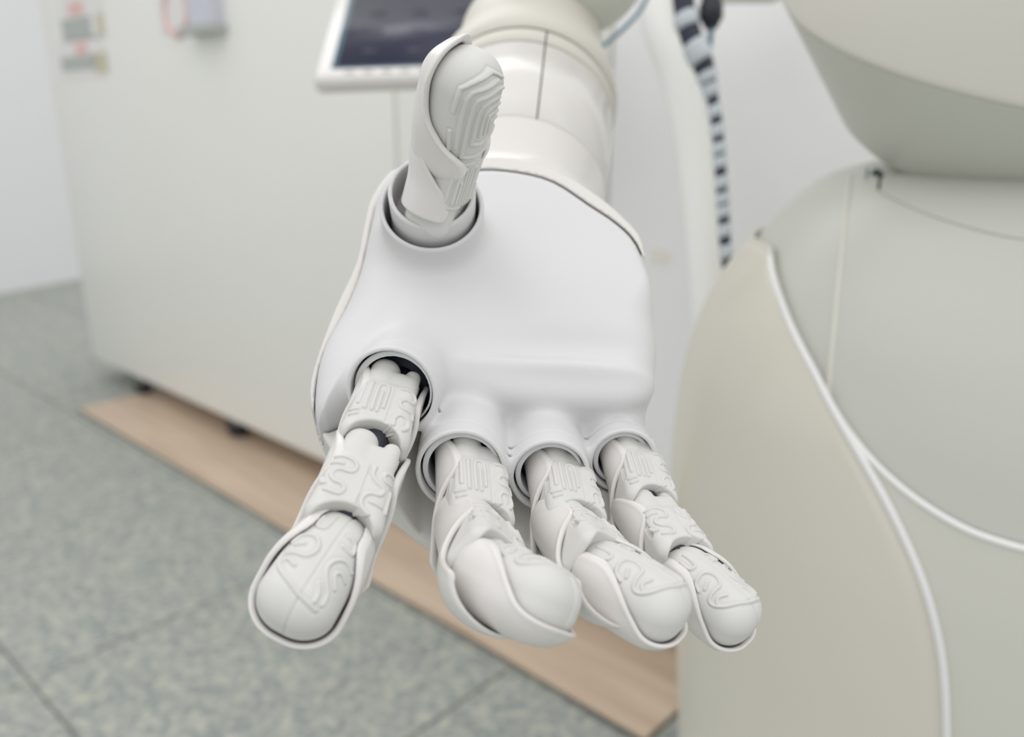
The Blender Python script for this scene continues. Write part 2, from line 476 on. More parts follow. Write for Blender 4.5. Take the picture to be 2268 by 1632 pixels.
# ================================================================== CABLES
def path_world(l, n=8):
    return [Vector(tuple(p)) for p in catmull([at_depth(*a) for a in l], n)]
cable = empty('striped_cable', at_depth(1590, 300, 0.80)); tag(cable, 'dark cable in a pale spiral wrap hanging in front of the white cabinet', 'cable')
cl = [(1508, -60, 0.80), (1516, 20, 0.80), (1530, 80, 0.80), (1556, 140, 0.80), (1574, 200, 0.80), (1588, 280, 0.80), (1596, 380, 0.80), (1602, 470, 0.80), (1608, 560, 0.80), (1622, 660, 0.80), (1640, 800, 0.80)]
pw = path_world(cl, 14)
rad = [0.0112 if i < 42 else 0.0060+0.0052*max(0, 1-(i-42)/18) for i in range(len(pw))]
link_w('jacket', tube_mesh(pw, [r*0.93 for r in rad], 16), M['navy'], cable, label='dark navy jacket')
# spiral wrap pieces: slanted pale bands round the jacket
gaps = [(40, 85), (105, 121), (143, 160), (184, 188), (215, 233), (260, 276), (303, 316), (342, 347), (373, 391), (418, 428), (453, 457), (482, 497), (525, 543), (572, 590), (616, 626)]
def py_of(p):
    q = CM.inverted() @ p; return IH/2 - q.y/(-q.z)*F
ys = [py_of(p) for p in pw]
bands = [(-60, -8)] + [] 
edges = [20] + [g for ab in gaps for g in ab] + [660]
edges = [(28, 62), (92, 138)] + [(gaps[i][1], gaps[i+1][0]) for i in range(2, len(gaps)-1)] + [(626, 668)]
for (y0, y1) in edges:
    sel = []
    for k in range(7):
        y = y0 + (y1-y0)*k/6
        j = min(range(len(ys)-1), key=lambda i: 0 if ys[i] <= y <= ys[i+1] else min(abs(ys[i]-y), abs(ys[i+1]-y)))
        t = (y-ys[j])/max(ys[j+1]-ys[j], 1e-6); t = min(max(t, 0), 1)
        sel.append((pw[j].lerp(pw[j+1], t), rad[j]*(1-t)+rad[j+1]*t))
    n = len(sel); verts = []; faces = []; SG = 20
    dirt = (sel[-1][0]-sel[0][0]).normalized()
    nn = (Vector((1, 0, 0))-dirt*dirt.x).normalized(); bb = dirt.cross(nn)
    for i, (p, r) in enumerate(sel):
        e_ = 0.9 if i in (0, n-1) else 1.12
        for k in range(SG):
            a = 2*math.pi*k/SG
            verts.append(p + (nn*math.cos(a)+bb*math.sin(a))*r*e_ - dirt*math.cos(a)*0.0012)
    for i in range(n-1):
        for k in range(SG):
            faces.append((i*SG+k, i*SG+(k+1) % SG, (i+1)*SG+(k+1) % SG, (i+1)*SG+k))
    link_w('wrap_band', pymesh(verts, faces), M['wrap'], cable)
jb = empty('junction_box', at_depth(1590, -30, 0.80)); tag(jb, 'pale plastic box with a black cable gland above the striped cable', 'box')
p = at_depth(1652, -36, 0.87)
link_w('housing', box_mesh(p.x, p.y, p.z, 0.075, 0.05, 0.034, 0.004), M['cream'], jb)
g0, g1 = at_depth(1575, -12, 0.80), at_depth(1575, 62, 0.80)
gp = [g0.lerp(g1, t) for t in (0, .25, .3, .7, .8, 1)]
link_w('cable_gland', tube_mesh(gp, [0.0095, 0.0095, 0.0115, 0.0115, 0.009, 0.006], 12), M['black'], jb, label='black ribbed cable gland')
link_w('lead', tube_mesh(path_world([(1576, 50, 0.80), (1573, 90, 0.80), (1566, 130, 0.80)], 6), 0.0028, 10), M['wire'], jb, label='thin grey lead')
hp = path_world([(1440, -60, 0.90), (1462, 60, 0.90), (1505, 180, 0.90), (1535, 330, 0.90), (1552, 480, 0.90), (1566, 640, 0.90), (1580, 800, 0.90)], 8)  # tube added in place of the soft shade band beside the cable
tag(link_w('shade_band_tube', tube_mesh(hp, 0.019, 24), M['shade_tube']), 'wide cream tube standing in for the soft shade band left of the striped cable', 'shade_tube')
wr = tag(link_w('thin_wire', tube_mesh(path_world([(1325, 110, 0.72), (1350, 90, 0.72), (1385, 60, 0.72), (1420, 20, 0.72), (1445, -30, 0.72)], 8), 0.0018, 10), M['wire']),
         'thin blue grey wire curving up behind the robot elbow', 'wire')

# ================================================================== ROBOT
robot = empty('robot', (0.40, 0.55, 0.0))
tag(robot, 'white humanoid robot holding out its open jointed hand, palm up', 'robot')
MM = CM  # hand-frame millimetres are scaled to metres by the mesher

def put(name, me, m, parent, mtx=None, label=None):
    o = bpy.data.objects.new(name, me); C.objects.link(o)
    if not me.materials: me.materials.append(m)
    me.shade_smooth()
    o.parent = parent
    bpy.context.view_layer.update()
    Wm = CM if mtx is None else CM @ mtx
    o.matrix_basis = parent.matrix_world.inverted() @ Wm
    if label: o['label'] = label
    return o

# ---- fingers: joints (px, py, depth) and pad normals per segment
FING = dict(
    index=dict(s=1.0, j=[(868, 860, 290), (815, 1020, 268), (748, 1195, 248), (655, 1336, 231)], n=[(0.20, .5, .82), (0.22, .5, .8), (0.14, .4, .85)]),
    middle=dict(s=1.0, j=[(1044, 1020, 288), (1054, 1168, 270), (1082, 1258, 245), (1196, 1312, 232)], n=[(.42, .34, .8), (.62, .46, .5), (.74, .62, .22)]),
    ring=dict(s=0.96, j=[(1238, 1034, 298), (1266, 1168, 279), (1328, 1254, 256), (1486, 1350, 245)], n=[(.40, .36, .8), (.56, .50, .5), (.62, .52, .52)]),
    little=dict(s=0.90, j=[(1396, 1004, 312), (1436, 1136, 294), (1516, 1260, 274), (1644, 1372, 263)], n=[(.36, .40, .8), (.34, .50, .7), (.48, .46, .7)]),
)
for f in FING.values():
    f['p'] = [V3(*a) for a in f['j']]
SOCK = dict(index=((866, 868), 284, 14.8, (-.14, -.30, .94)), middle=((1021, 1044), 282, 14.3, (0.02, -.36, .93)),
            ring=((1218, 1056), 290, 13.1, (0.05, -.36, .93)), little=((1380, 1022), 306, 11.9, (0.08, -.34, .93)))
for k_, (c, d, r, a_) in SOCK.items():
    FING[k_]['ax'] = unit(np.array(a_)); FING[k_]['c'] = V3(*c, d); FING[k_]['r'] = r

# ---- palm frame
O = V3(1130, 700, 318)
e3 = unit((0.10, .575, .81)); e1 = unit(np.array([1, 0, 0.0])-e3*e3[0]); e2 = np.cross(e1, e3); 
if e2[1] > 0: e2 = -e2
def to_uv(px, py, wlev=0.0):
    r = np.array([(px-1134)/F, (816-py)/F, -1.0]); p0 = O+e3*wlev
    t = (p0@e3)/(r@e3); q = r*t-O
    return (q@e1, q@e2)
outline = [(1000, 384), (1065, 370), (1150, 376), (1230, 398), (1310, 450), (1366, 508), (1398, 590), (1428, 690), (1447, 780), (1445, 850),
           (1432, 905), (1380, 934), (1300, 934), (1200, 930), (1100, 920), (1000, 905), (935, 895), (860, 900), (780, 930), (708, 952), (702, 868), (721, 782), (764, 700), (800, 615), (820, 530), (844, 440), (900, 398)]
def lev(px, py): return -16.0 if px < 930 else -0.5-15.5*min(1, max(0, (py-470)/140))
poly = [to_uv(px, py, lev(px, py)) for px, py in outline]
poly = [tuple(q) for q in catmull(poly, 3, True)]
th_ax = unit((.16, .60, .78))
th_ax = unit((.05, .36, .93))
TC = V3(956, 454, 320)                 # centre of the thumb opening
def palm_solid(P):
    q = P-O.astype(np.float32)
    u, v, ww = q@e1, q@e2, q@e3
    d2 = poly_sd(u, v, poly)
    # gentle relief of the palm: bulges and creases
    def ga(px, py, su, sv, ang=0):
        a, b_ = to_uv(px, py); du, dv = u-a, v-b_
        c, s = math.cos(ang), math.sin(ang)
        du, dv = du*c+dv*s, -du*s+dv*c
        return np.exp(-(du/su)**2-(dv/sv)**2)
    top = (-3.6*ga(1010, 690, 12, 26, -0.5) * 0 + 2.2*ga(1240, 640, 26, 22) - 2.6*ga(1110, 690, 14, 20, -0.6)
           + 2.3*ga(1240, 812, 36, 3.6) - 2.0*ga(1240, 760, 40, 6) + 1.8*ga(960, 700, 12, 26, -0.3) - 1.6*ga(1200, 870, 46, 7)
           - 2.0*ga(760, 640, 10, 30) + 2.5*ga(960, 520, 20, 16))
    R = 14.0-9.5*sstep(-4, -24, v)*sstep(-36, -20, u)-7.5*sstep(14, 32, v)*sstep(-32, -18, u)
    dx = d2+R; dz = np.abs(ww+18-top*0.5)-(18+top*0.5)+R
    body = np.minimum(np.maximum(dx, dz), 0)+np.sqrt(np.maximum(dx, 0)**2+np.maximum(dz, 0)**2)-R
    for k_, f in FING.items():
        c, ax, r = f['c'], f['ax'], f['r']
        back = c - ax*26 + e3*(-2) - e2*10
        cyl = sd_cyl(P, c, ax, r, -38, 0, 0.9)
        body = smin(body, cyl, 5.5 if k_ != 'index' else 6.5)
    boss = sd_cyl(P, TC, th_ax, 18.6, -26, 0, 1.0)
    body = smin(body, boss, 9.0)
    return body
def palm_fn(P):
    d = palm_solid(P)
    for k_, f in FING.items():
        c, ax, r = f['c'], f['ax'], f['r']
        d = smax(d, -sd_cyl(P, c, ax, r-1.5, -24, 6, 0.5), 0.7)
        # fine parting line round the socket
        q = P-c; t = q@ax; rr = np.sqrt(np.maximum((q**2).sum(1)-t*t, 0))
        d = smax(d, -(np.sqrt((rr-r-0.75)**2+(t+7.0)**2)-0.92), 0.25)
    d = smax(d, -sd_cyl(P, TC, th_ax, 16.9, -24, 8, 0.6), 1.0)
    return d
lo = np.array([-80, -68, -380.]); hi = np.array([68, 104, -230.])
palm_me = sdf_mesh(palm_fn, lo, hi, 0.52, name='palm')
palm = put('palm', palm_me, M['palm'], robot, label='matte white palm with round finger sockets')

# ---- back-of-hand shell: wider than the palm on the thumb side and at the wrist
sh_out = [(1010, 352), (1080, 346), (1160, 352), (1240, 380), (1325, 432), (1390, 512), (1408, 590), (1420, 700), (1422, 800), (1420, 900), (1420, 1000),
          (1400, 1090), (1300, 1150), (1120, 1180), (980, 1185), (880, 1120), (770, 1040), (708, 950), (686, 870), (702, 790), (743, 680), (789, 580), (806, 500), (826, 430), (890, 366)]
spoly = [to_uv(px, py, lev(px, py)) for px, py in sh_out]
spoly = [tuple(q) for q in catmull(spoly, 3, True)]
def shell_fn(P):
    q = P-O.astype(np.float32)
    u, v, ww = q@e1, q@e2, q@e3
    d2 = poly_sd(u, v, spoly)
    R = 10.0
    top = -16.0 + 15.5*sstep(-12, -32, v)*sstep(-34, -22, u) - 10*sstep(26, 40, v)*sstep(-36, -26, u)
    dz_low = -(ww+40)+R; dx = d2+R
    body = np.minimum(np.maximum(dx, dz_low), 0)+np.sqrt(np.maximum(dx, 0)**2+np.maximum(dz_low, 0)**2)-R
    body = smax(body, ww-top, 1.2)
    ps = palm_solid(P)
    return smax(body, -(ps-0.75), 0.5)
lo = np.array([-82, -76, -380.]); hi = np.array([68, 100, -240.])
bs = put('back_shell', sdf_mesh(shell_fn, lo, hi, 0.8, name='back_shell'), M['gloss'], robot, label='glossy white back shell of the hand')

# ---- socket liners
for k_, f in FING.items():
    c, ax, r = f['c'], f['ax'], f['r']
    def lin(P, c=c, ax=ax, r=r):
        d = sd_cyl(P, c, ax, r-2.1, -20, -2.4, 0.3)
        off = c + np.array([0.45, -0.45, 0])
        d = smax(d, -sd_cyl(P, off, ax, r-3.4, -25, 4, 0.4), 0.3)
        return d
    put('socket_liner', sdf_mesh(lin, c-23, c+18, 0.42, newton=1, name='liner'), M['liner'], palm, label='grey liner inside a finger socket')
    put('socket_floor', tube_mesh([Vector(tuple((c-ax*17)*0.001)), Vector(tuple((c-ax*13)*0.001))], (r-1.2)*0.001, 32), M['dark'], palm, label='dark bottom of a finger socket')

# ---- local segment frames
def seg_matrix(p0, p1, n):
    y = unit(p1-p0); z = np.array(n, float); z = unit(z-y*(z@y)); x = np.cross(y, z)
    m = Matrix(((x[0], y[0], z[0], p0[0]*0.001), (x[1], y[1], z[1], p0[1]*0.001), (x[2], y[2], z[2], p0[2]*0.001), (0, 0, 0, 1)))
    return m

def tidy(L, n=4, sy=1.0, oy=0.0, y0=0.0): return [catmull([(a, (b-y0)*sy+y0+oy) for a, b in l], n) for l in L]
R_PROX = tidy([[(-6.6, 10.2), (-6.6, 17)], [(-4.8, 9.4), (-4.8, 18.5)], [(-3.0, 18.5), (-3.0, 10.6), (-2.0, 9.2), (-.7, 9.4), (0, 11), (0, 17)],
               [(-1.5, 12), (-1.5, 18.6)], [(-8.0, 19.5), (-6, 19.3)], [(-7.6, 21.2), (-6.0, 20.8)],
               [(3.4, 9.2), (6.5, 9.0), (8.2, 10.4), (7.2, 12.4), (5, 12.6), (3.9, 14), (5, 15.6), (7.6, 15.8), (8.6, 17)],
               [(4, 21.6), (3.8, 19.4), (5, 18), (7, 18.6), (7.6, 20.6), (6.4, 22.4)]], 4, 1.15, -2.6, 9)
R_MID = tidy([[(-7.4, 9.2), (-3.4, 9.2), (-1.4, 10.8), (-2.2, 12.8), (-5, 13.0), (-6.3, 14.6), (-5.2, 16.4), (-3.4, 16.8), (-2.4, 18), (-3.4, 19.6), (-6.2, 19.4)],
              [(-7.4, 11.2), (-4.8, 11.2)], [(-8.8, 15.6), (-7.8, 17.2), (-6.8, 17.4)],
              [(3.0, 9.2), (3.0, 11.8), (4.6, 13.6), (6.4, 14.8), (5.8, 16.6), (3.8, 17.0), (2.6, 18.6), (2.9, 20.8), (4.8, 22.6)],
              [(8.2, 9.8), (6, 10), (5.4, 11.3), (6.4, 12.4), (8.2, 12.2)], [(4.6, 19.2), (7, 19.4)], [(8.7, 14), (8.7, 20)]], 4, 1.15, -2.2, 9)
R_DIST = tidy([[(-8.8, 9), (-7.5, 6.8), (-4, 6.2), (-2, 7.6), (-1.5, 10), (-3, 12.2), (-6, 12.2), (-8.6, 12.8), (-9, 14.6), (-7, 17.2), (-3.5, 19.4), (0, 21.0), (4, 21.8), (6.8, 22.0)],
               [(-8, 15.2), (-6.5, 14.2), (-4, 15.4)], [(-5.8, -.5), (-5.6, 2.6), (-3.4, 3.2), (-2.8, 1.2), (-2.7, -1.8)], [(-7.2, 9.8), (-5, 9.0)],
               [(3.6, 2), (6.2, 3.0), (6.4, 5.6), (3.4, 5.2)],
               [(9, 9), (6, 8.2), (3.6, 9.8), (3, 12.6), (4.5, 15.3), (6.5, 17.6), (7, 20.3)],
               [(9, 12), (6.4, 11.4), (5.4, 12.8), (7.4, 15.4)], [(3.2, 16.6), (4.5, 18.6), (5, 20.8)]], 4, 1.12)
TH = math.radians
R_THUMB_T = tidy([[(-9, 27), (-5, 29.5), (2, 30.5), (7, 28)], [(-9, 27), (-9.4, 20)], [(-9.2, 14), (-8.6, 8)],
                  [(-6.8, 9), (-7.0, 24.5), (-3, 27.6), (4, 28.2)], [(-4.9, 6), (-5.0, 22.5), (-2, 25.4), (3, 26), (6.5, 25.2)],
                  [(-3, 10.5), (-3, 21), (0, 23.6), (5, 23)], [(-1, 13), (-1, 19.6), (1.5, 21.2), (6.5, 20.4)], [(1, 13), (1.2, 18.4), (6.5, 18)],
                  [(-3, 10.5), (3, 9.5), (8, 12)], [(-4.9, 6), (2, 5.2), (7, 6)], [(-8.6, 4.4), (-6, 3), (0, 3)], [(3, 12.5), (3.2, 16.2), (7.5, 15.6)]], 3, 1.12, 0.5)
R_THUMB_B = tidy([[(-6.6, 20), (-6.6, 9)], [(-4.6, 9), (-4.6, 18.5), (-3.0, 20), (-1.8, 18.5), (-1.8, 9)], [(0, 20), (0, 9)], [(1.8, 9), (1.8, 18.5), (3.2, 20), (4.6, 18.5), (4.6, 9)],
                  [(6.4, 9), (6.4, 14)], [(-3.2, 9), (-3.2, 15.5)], [(-7.4, 7.2), (-5, 7), (0, 6.8)]], 3, 1.1, -1.5)

def ridges(P, d, lines, r=0.5, shift=0.0):
    out = d.copy()
    m = (np.abs(d) < 1.6) & (P[:, 2] > -1)
    if m.any():
        q = P[m]; l2 = line_d2(np.arctan2(q[:, 0], np.maximum(q[:, 2], 0.01)+0.5)*9.2+shift, q[:, 1], lines)
        rd = np.sqrt(l2**2+(d[m]-0.0)**2)-r
        out[m] = smin(d[m]+0.16*np.exp(-((l2-0.85)/0.3)**2), rd, 0.12)
    return out

def pad_body(P):
    x, y, z = P[:, 0], P[:, 1], P[:, 2]
    kn = sd_rbox(P, (-3.2, 3.0, -0.4), (4.9, 10.0, 8.4), 4.6)
    kn = np.minimum(kn, sd_rbox(P, (5.7, 4.8, -0.6), (2.5, 9.2, 7.8), 2.4))
    kn = smin(kn, sd_rbox(P, (0, 6.0, -0.4), (8.1, 8.2, 8.0), 3.2), 0.6)
    q = P.copy(); tw = 1+0.010*(y-14)
    q[:, 0] = x/tw
    col = sd_rbox(q, (0, 15.6, -0.4), (9.7, 12.0, 9.2), 4.4)
    cut = np.sqrt(x**2+((y-31.0)*0.92)**2)-9.4
    col = smax(col, -cut, 0.8)
    return kn, col
def phal(lines):
    def fn(P):
        kn, col = pad_body(P)
        x, y, z = P[:, 0], P[:, 1], P[:, 2]
        slot = sd_capsule(P, np.array([-9.2, 8.0, 5.4]), np.array([-9.4, 17.0, 5.4]), 0.9)
        col = smax(col, -slot, 0.3)
        gr = np.maximum(np.sqrt((x-1.9)**2+np.maximum(np.abs(z-9.0)-0.2, 0)**2)-0.34, np.abs(y-13)-9.5)
        col = smax(col, -gr, 0.25)
        col = ridges(P, col, lines)
        return smin(kn, col, 0.8)
    return fn
def dist_body(P):
    x, y, z = P[:, 0], P[:, 1], P[:, 2]
    q = P.copy()
    ta = 0.80+0.20*sstep(-8, 12, y)
    q[:, 0] = x/ta; q[:, 2] = z/(0.84+0.16*sstep(-8, 10, y)*1.0)
    q[:, 2] = q[:, 2]*(1+0.10*sstep(14, 30, y))
    d = sd_rbox(q, (0, 11.0, -1.5), (9.4, 18.6, 9.4), 8.3)
    return d*0.93
def dist_fn(P):
    d = dist_body(P)
    x, y, z = P[:, 0], P[:, 1], P[:, 2]
    gr = np.sqrt((x-1.0)**2+(d)**2)-0.33
    d2 = smax(d, -np.where(z > -4, gr, 9), 0.25)
    return ridges(P, d2, R_DIST, 0.5)
def tube_shell(a0, a1, b0, b1, zc, y0, y1, hpts, t=0.75, bend=0.0, tail=0.03, skew=3.5):
    hx = np.array([p[0] for p in hpts]); hy = np.array([p[1] for p in hpts])
    cs = catmull([(p[0], p[1]) for p in hpts], 8); cx = np.array([p[0] for p in cs]); cy = np.array([p[1] for p in cs])
    def fn(P):
        x, y, z = P[:, 0], P[:, 1], P[:, 2]
        z = z-bend*np.maximum(y-20, 0)**2
        s = sstep(9, y1, y)
        a = a0+(a1-a0)*s; b_ = b0+(b1-b0)*s
        k = np.sqrt((x/a)**2+((z-zc)/b_)**2)
        dt = (k-1)*np.minimum(a, b_)
        h = np.interp(y, cx, cy)-skew*sstep(1, -4, x)
        e_ = z-h
        th = t+0.28*np.exp(-((e_+0.8)/1.0)**2)
        d = np.abs(dt)-th
        d = smax(d, e_*0.8, 1.0)
        ye = np.maximum(y0-y, y-y1+tail*x*x)
        return smax(d, ye, 1.0)
    return fn
PH = [(-9, -1), (-5, 3.0), (0, 6.0), (5, 7.4), (9, 7.4), (12, 4.6), (16, 0.5), (21, -4.0), (26, -7.0), (34, -9), (46, -11)]
sh_prox = tube_shell(10.6, 13.6, 10.6, 13.8, -0.8, -7, 38, PH, 0.65, 0.0)
PM = [(-9, -1), (-5, 3.0), (0, 6.0), (5, 7.4), (9, 7.2), (12, 4.6), (16, 1.0), (21, -2.6), (26, -4.6), (34, -6), (46, -9)]
sh_mid_a = tube_shell(10.6, 14.6, 10.6, 14.2, -1.0, -7, 41, PM, 0.65, 0.0, 0.055)
sh_mid_b = tube_shell(10.6, 14.8, 10.6, 15.0, -1.0, -7, 44, PM, 0.65, 0.016)
hd = catmull([(-12, 0), (-7, 3.0), (-3, 5.8), (3, 7.0), (8, 6.0), (13, 3.2), (18, -0.6), (23, -4.0), (28, -5.4), (33, -5.2), (40, -4)], 8)
hdx = np.array([p[0] for p in hd]); hdy = np.array([p[1] for p in hd])
def sh_dist(P):
    d0 = dist_body(P); y, z = P[:, 1], P[:, 2]
    e_ = z-np.interp(y, hdx, hdy)
    th = 0.52+0.24*np.exp(-((e_+0.7)/0.9)**2)
    off = 1.15+0.2*sstep(0, 20, y)
    d = np.abs(d0-off)-th
    d = smax(d, e_*0.8, 1.0)
    return smax(d, -8.5-y, 1.0)

HV = 0.27
FL = np.array([-1, 1, 1], dtype=np.float32)
def mir(fn): return lambda P: fn(P*FL)
me_pp = sdf_mesh(mir(phal(R_PROX)), (-13, -9, -12), (13, 30, 12), HV, name='prox_pad')
me_mp = sdf_mesh(mir(phal(R_MID)), (-13, -9, -12), (13, 30, 12), HV, name='mid_pad')
me_dp = sdf_mesh(mir(dist_fn), (-13, -10, -13), (13, 37, 13), HV, name='tip_pad')
me_ps = sdf_mesh(sh_prox, (-17, -9, -18), (17, 42, 12), 0.45, name='prox_shell')
me_msa = sdf_mesh(sh_mid_a, (-19, -9, -20), (19, 47, 14), 0.45, name='mid_shell')
me_msb = sdf_mesh(sh_mid_b, (-19, -9, -20), (19, 48, 18), 0.45, name='mid_shell')
me_ds = sdf_mesh(sh_dist, (-17, -12, -17), (17, 42, 12), 0.45, name='tip_shell')

def finger(key, lab):
    f = FING[key]; p = f['p']
    # inner linkage: rods and pins seen in the joint gaps
    pts = [f['c']-f['ax']*14, p[0], p[1], p[2], p[2]+(p[3]-p[2])*0.4]
    pts = [Vector(tuple(a*0.001)) for a in pts]
    me = tube_mesh(pts, 0.0046, 12)
    root = put('finger', me, M['dark'], robot, label=lab)
    me_ms = me_msa if key == 'index' else me_msb
    for i, (pm, sm, nm) in enumerate(((me_pp, me_ps, 'segment'), (me_mp, me_ms, 'segment'), (me_dp, me_ds, 'fingertip'))):
        mt = seg_matrix(p[i], p[i+1], f['n'][i]) @ Matrix.Diagonal([(f['s']*a) for a in ((1, 1, 1), (1.05, 1.0, 1.03), (1.15, 0.97, 1.05))[i]]+[1.0])
        put('finger_pad' if i < 2 else 'fingertip_pad', pm, M['pad'], root, mt, label=['grey ridged pad at the finger root', 'grey ridged middle pad', 'grey ridged fingertip pad'][i])
        put('finger_shell' if i < 2 else 'fingertip_shell', sm, M['shell'], root, mt, label=['glossy white shell at the finger root', 'glossy white middle shell', 'glossy white fingertip shell'][i])
        pin = tube_mesh([Vector((-0.0085, 0, 0)), Vector((0.0085, 0, 0))], 0.0026, 12)
        put('hinge_pin', pin, M['liner'], root, mt, label='grey hinge pin')
finger('index', 'leftmost finger, pad facing straight out')
finger('middle', 'second finger from the left, fingertip curling right')
finger('ring', 'third finger from the left')
finger('little', 'rightmost finger, in front of the robot leg')

# ---- thumb
T0, T1, T2 = V3(964, 470, 312), V3(1000, 344, 301), V3(1054, 118, 272)
tn = (.85, -.40, .22)
cup_c = V3(957, 430, 314)
def cup_fn(P):
    d = sd_cyl(P, cup_c, th_ax, 15.2, -26, 2.0, 0.6)
    return smax(d, -sd_cyl(P, cup_c, th_ax, 13.6, -12, 8, 0.5), 0.5)
put('thumb_cup', sdf_mesh(cup_fn, cup_c-30, cup_c+24, 0.6, newton=1, name='cup'), M['palm'], palm, label='round cup the thumb turns in')
def ttip_body(P):
    x, y, z = P[:, 0], P[:, 1], P[:, 2]
    q = P.copy(); q[:, 0] = x/(0.86+0.14*sstep(-4, 16, y)); q[:, 2] = (z+1.0)/(0.9+0.1*sstep(-4, 16, y))
    return sd_rbox(q, (0, 15.0, 0), (11.8, 21.8, 11.0), 9.8)*0.92
def ttip_fn(P):
    d = ttip_body(P); d = ridges(P, d, R_THUMB_T, 0.6, 3.0)
    for (a, b_) in ((8.4, 8), (9.6, 11), (8.2, 13.6), (9.7, 16.2), (8.6, 19), (9.4, 22)):
        d = smin(d, np.sqrt((P[:, 0]-a)**2+(P[:, 1]-b_)**2+(P[:, 2]-6.6)**2)-1.3, 0.4)
    return d
ht = catmull([(-12, 0), (-7, 4), (-2, 8), (3, 9.2), (7, 7), (12, 1.0), (18, -4.5), (26, -6.8), (36, -6.5), (44, -4)], 8)
htx = np.array([p[0] for p in ht]); hty = np.array([p[1] for p in ht])
def ttip_shell(P):
    d0 = ttip_body(P); y, z = P[:, 1], P[:, 2]
    e_ = z-np.interp(y, htx, hty)
    th = 0.75+0.5*np.exp(-((e_+0.8)/1.1)**2)
    d = np.abs(d0-1.7)-th
    d = smax(d, e_*0.8, 1.0)
    return smax(d, -6.0-y, 1.0)
def tbase_fn(P):
    kn, col = pad_body(P)
    x, y, z = P[:, 0], P[:, 1], P[:, 2]
    col = ridges(P, col, R_THUMB_B, 0.6, 2.0)
    for (a, b_) in ((8.4, 9), (9.2, 12.5), (8.6, 16), (9.4, 19)):
        col = smin(col, np.sqrt((x-a)**2+(y-b_)**2+(z-6.4)**2)-1.2, 0.4)
    return smin(kn, col, 1.0)
thumb = put('thumb', tube_mesh([Vector(tuple(a*0.001)) for a in (TC-th_ax*14, T0, T1, T1+(T2-T1)*0.4)], 0.0042, 10), M['liner'], robot, label='upright thumb with ridged grey pads')
mB = seg_matrix(T0, T1, tn); mT = seg_matrix(T1, T2, tn)
put('thumb_pad', sdf_mesh(tbase_fn, (-13, -9, -12), (13, 30, 12), HV, name='thumb_base_pad'), M['pad'], thumb, mB, label='lower ridged thumb pad')
put('thumb_tip_pad', sdf_mesh(ttip_fn, (-14, -10, -14), (14, 41, 13), HV, name='thumb_tip_pad'), M['pad'], thumb, mT, label='upper ridged thumb pad with small studs')
sh_tb = tube_shell(11.0, 13.2, 10.8, 13.2, -1.0, 0.5, 25, [(-12, -4), (-8, 1), (-3, 5), (3, 7.5), (9, 6.5), (14, 2), (20, -3), (30, -8)], 0.65, 0, 0.02, 0)
put('thumb_shell', sdf_mesh(sh_tb, (-17, -11, -18), (17, 30, 12), 0.45, name='thumb_base_shell'), M['shell'], thumb, mB, label='lower glossy thumb shell')
put('thumb_tip_shell', sdf_mesh(ttip_shell, (-17, -12, -18), (17, 46, 12), 0.45, name='thumb_tip_shell'), M['shell'], thumb, mT, label='upper glossy thumb shell')

# ---- wrist cuff and forearm (turned about the arm axis)
def lathe_cam(name, prof, A, ax, m, parent, a0=0.0, a1=360.0, n=128, label=None, sx=1.0, thick=None):
    ax = unit(ax); u = unit(np.cross(ax, np.array([0, 0, 1.0]))); v = np.cross(u, ax)
    full = (a1-a0) >= 359.99
    cols = n if full else n+1
    verts = []; faces = []
    for (t, r) in prof:
        for k in range(cols):
            a = math.radians(a0+(a1-a0)*k/n)
            verts.append((A+ax*t*KC+(u*math.cos(a)*sx+v*math.sin(a))*r*KC)*0.001)
    for i in range(len(prof)-1):
        for k in range(n):
            k2 = (k+1) % cols
            faces.append((i*cols+k, i*cols+k2, (i+1)*cols+k2, (i+1)*cols+k))
    return put(name, pymesh(verts, faces), m, parent, label=label)
KC = 1.19
A0 = V3(1122, 560, 362*KC); A1 = V3(1158, 252, 432*KC); aax = unit(A1-A0)
cuff = lathe_cam('wrist_cuff', [(-7, 30), (-4, 40), (0, 41.4), (4, 40.6), (9, 39.2), (15, 38.6), (28, 38.9), (36, 39.4)], A0, aax, M['gloss'], robot, label='glossy white wrist cuff with flared rim')
def band(nm, prof, m, a0=0, a1=360, lab=None): return lathe_cam(nm, prof, A0, aax, m, robot, a0, a1, label=lab)
band('forearm_core', [(36.5, 38.4), (100, 41.5), (145, 36), (175, 24)], M['seam'], lab='dark core visible in the seams')
SA = 80.0
band('forearm_sleeve', [(36.4, 39.0), (37.2, 39.9), (60, 41.2), (88.6, 42.6), (89.2, 42.0)], M['gloss'], SA+0.45, SA+359.55, 'glossy forearm sleeve with one lengthwise seam')
band('forearm_ring', [(90.0, 42.1), (90.5, 42.8), (98.6, 43.4), (99.1, 42.8)], M['bulb'], SA+0.45, SA+359.55, 'narrow warm grey ring')
band('forearm_joint', [(99.9, 43.2), (100.6, 44.2), (108, 44.8), (118, 44.2), (128, 41.5), (138, 38.8), (150, 37.6), (165, 37.2)], M['bulb'], 0, 360, 'warm grey forearm joint cover')
# elbow shell above the frame edge
el_c = V3(1262, -92, 560)
def elbow(P):
    d = sd_ell(P, el_c, (50, 46, 50))
    return d
put('elbow_shell', sdf_mesh(elbow, el_c-58, el_c+58, 1.4, name='elbow'), M['elbow'], robot, label='grey elbow shell')

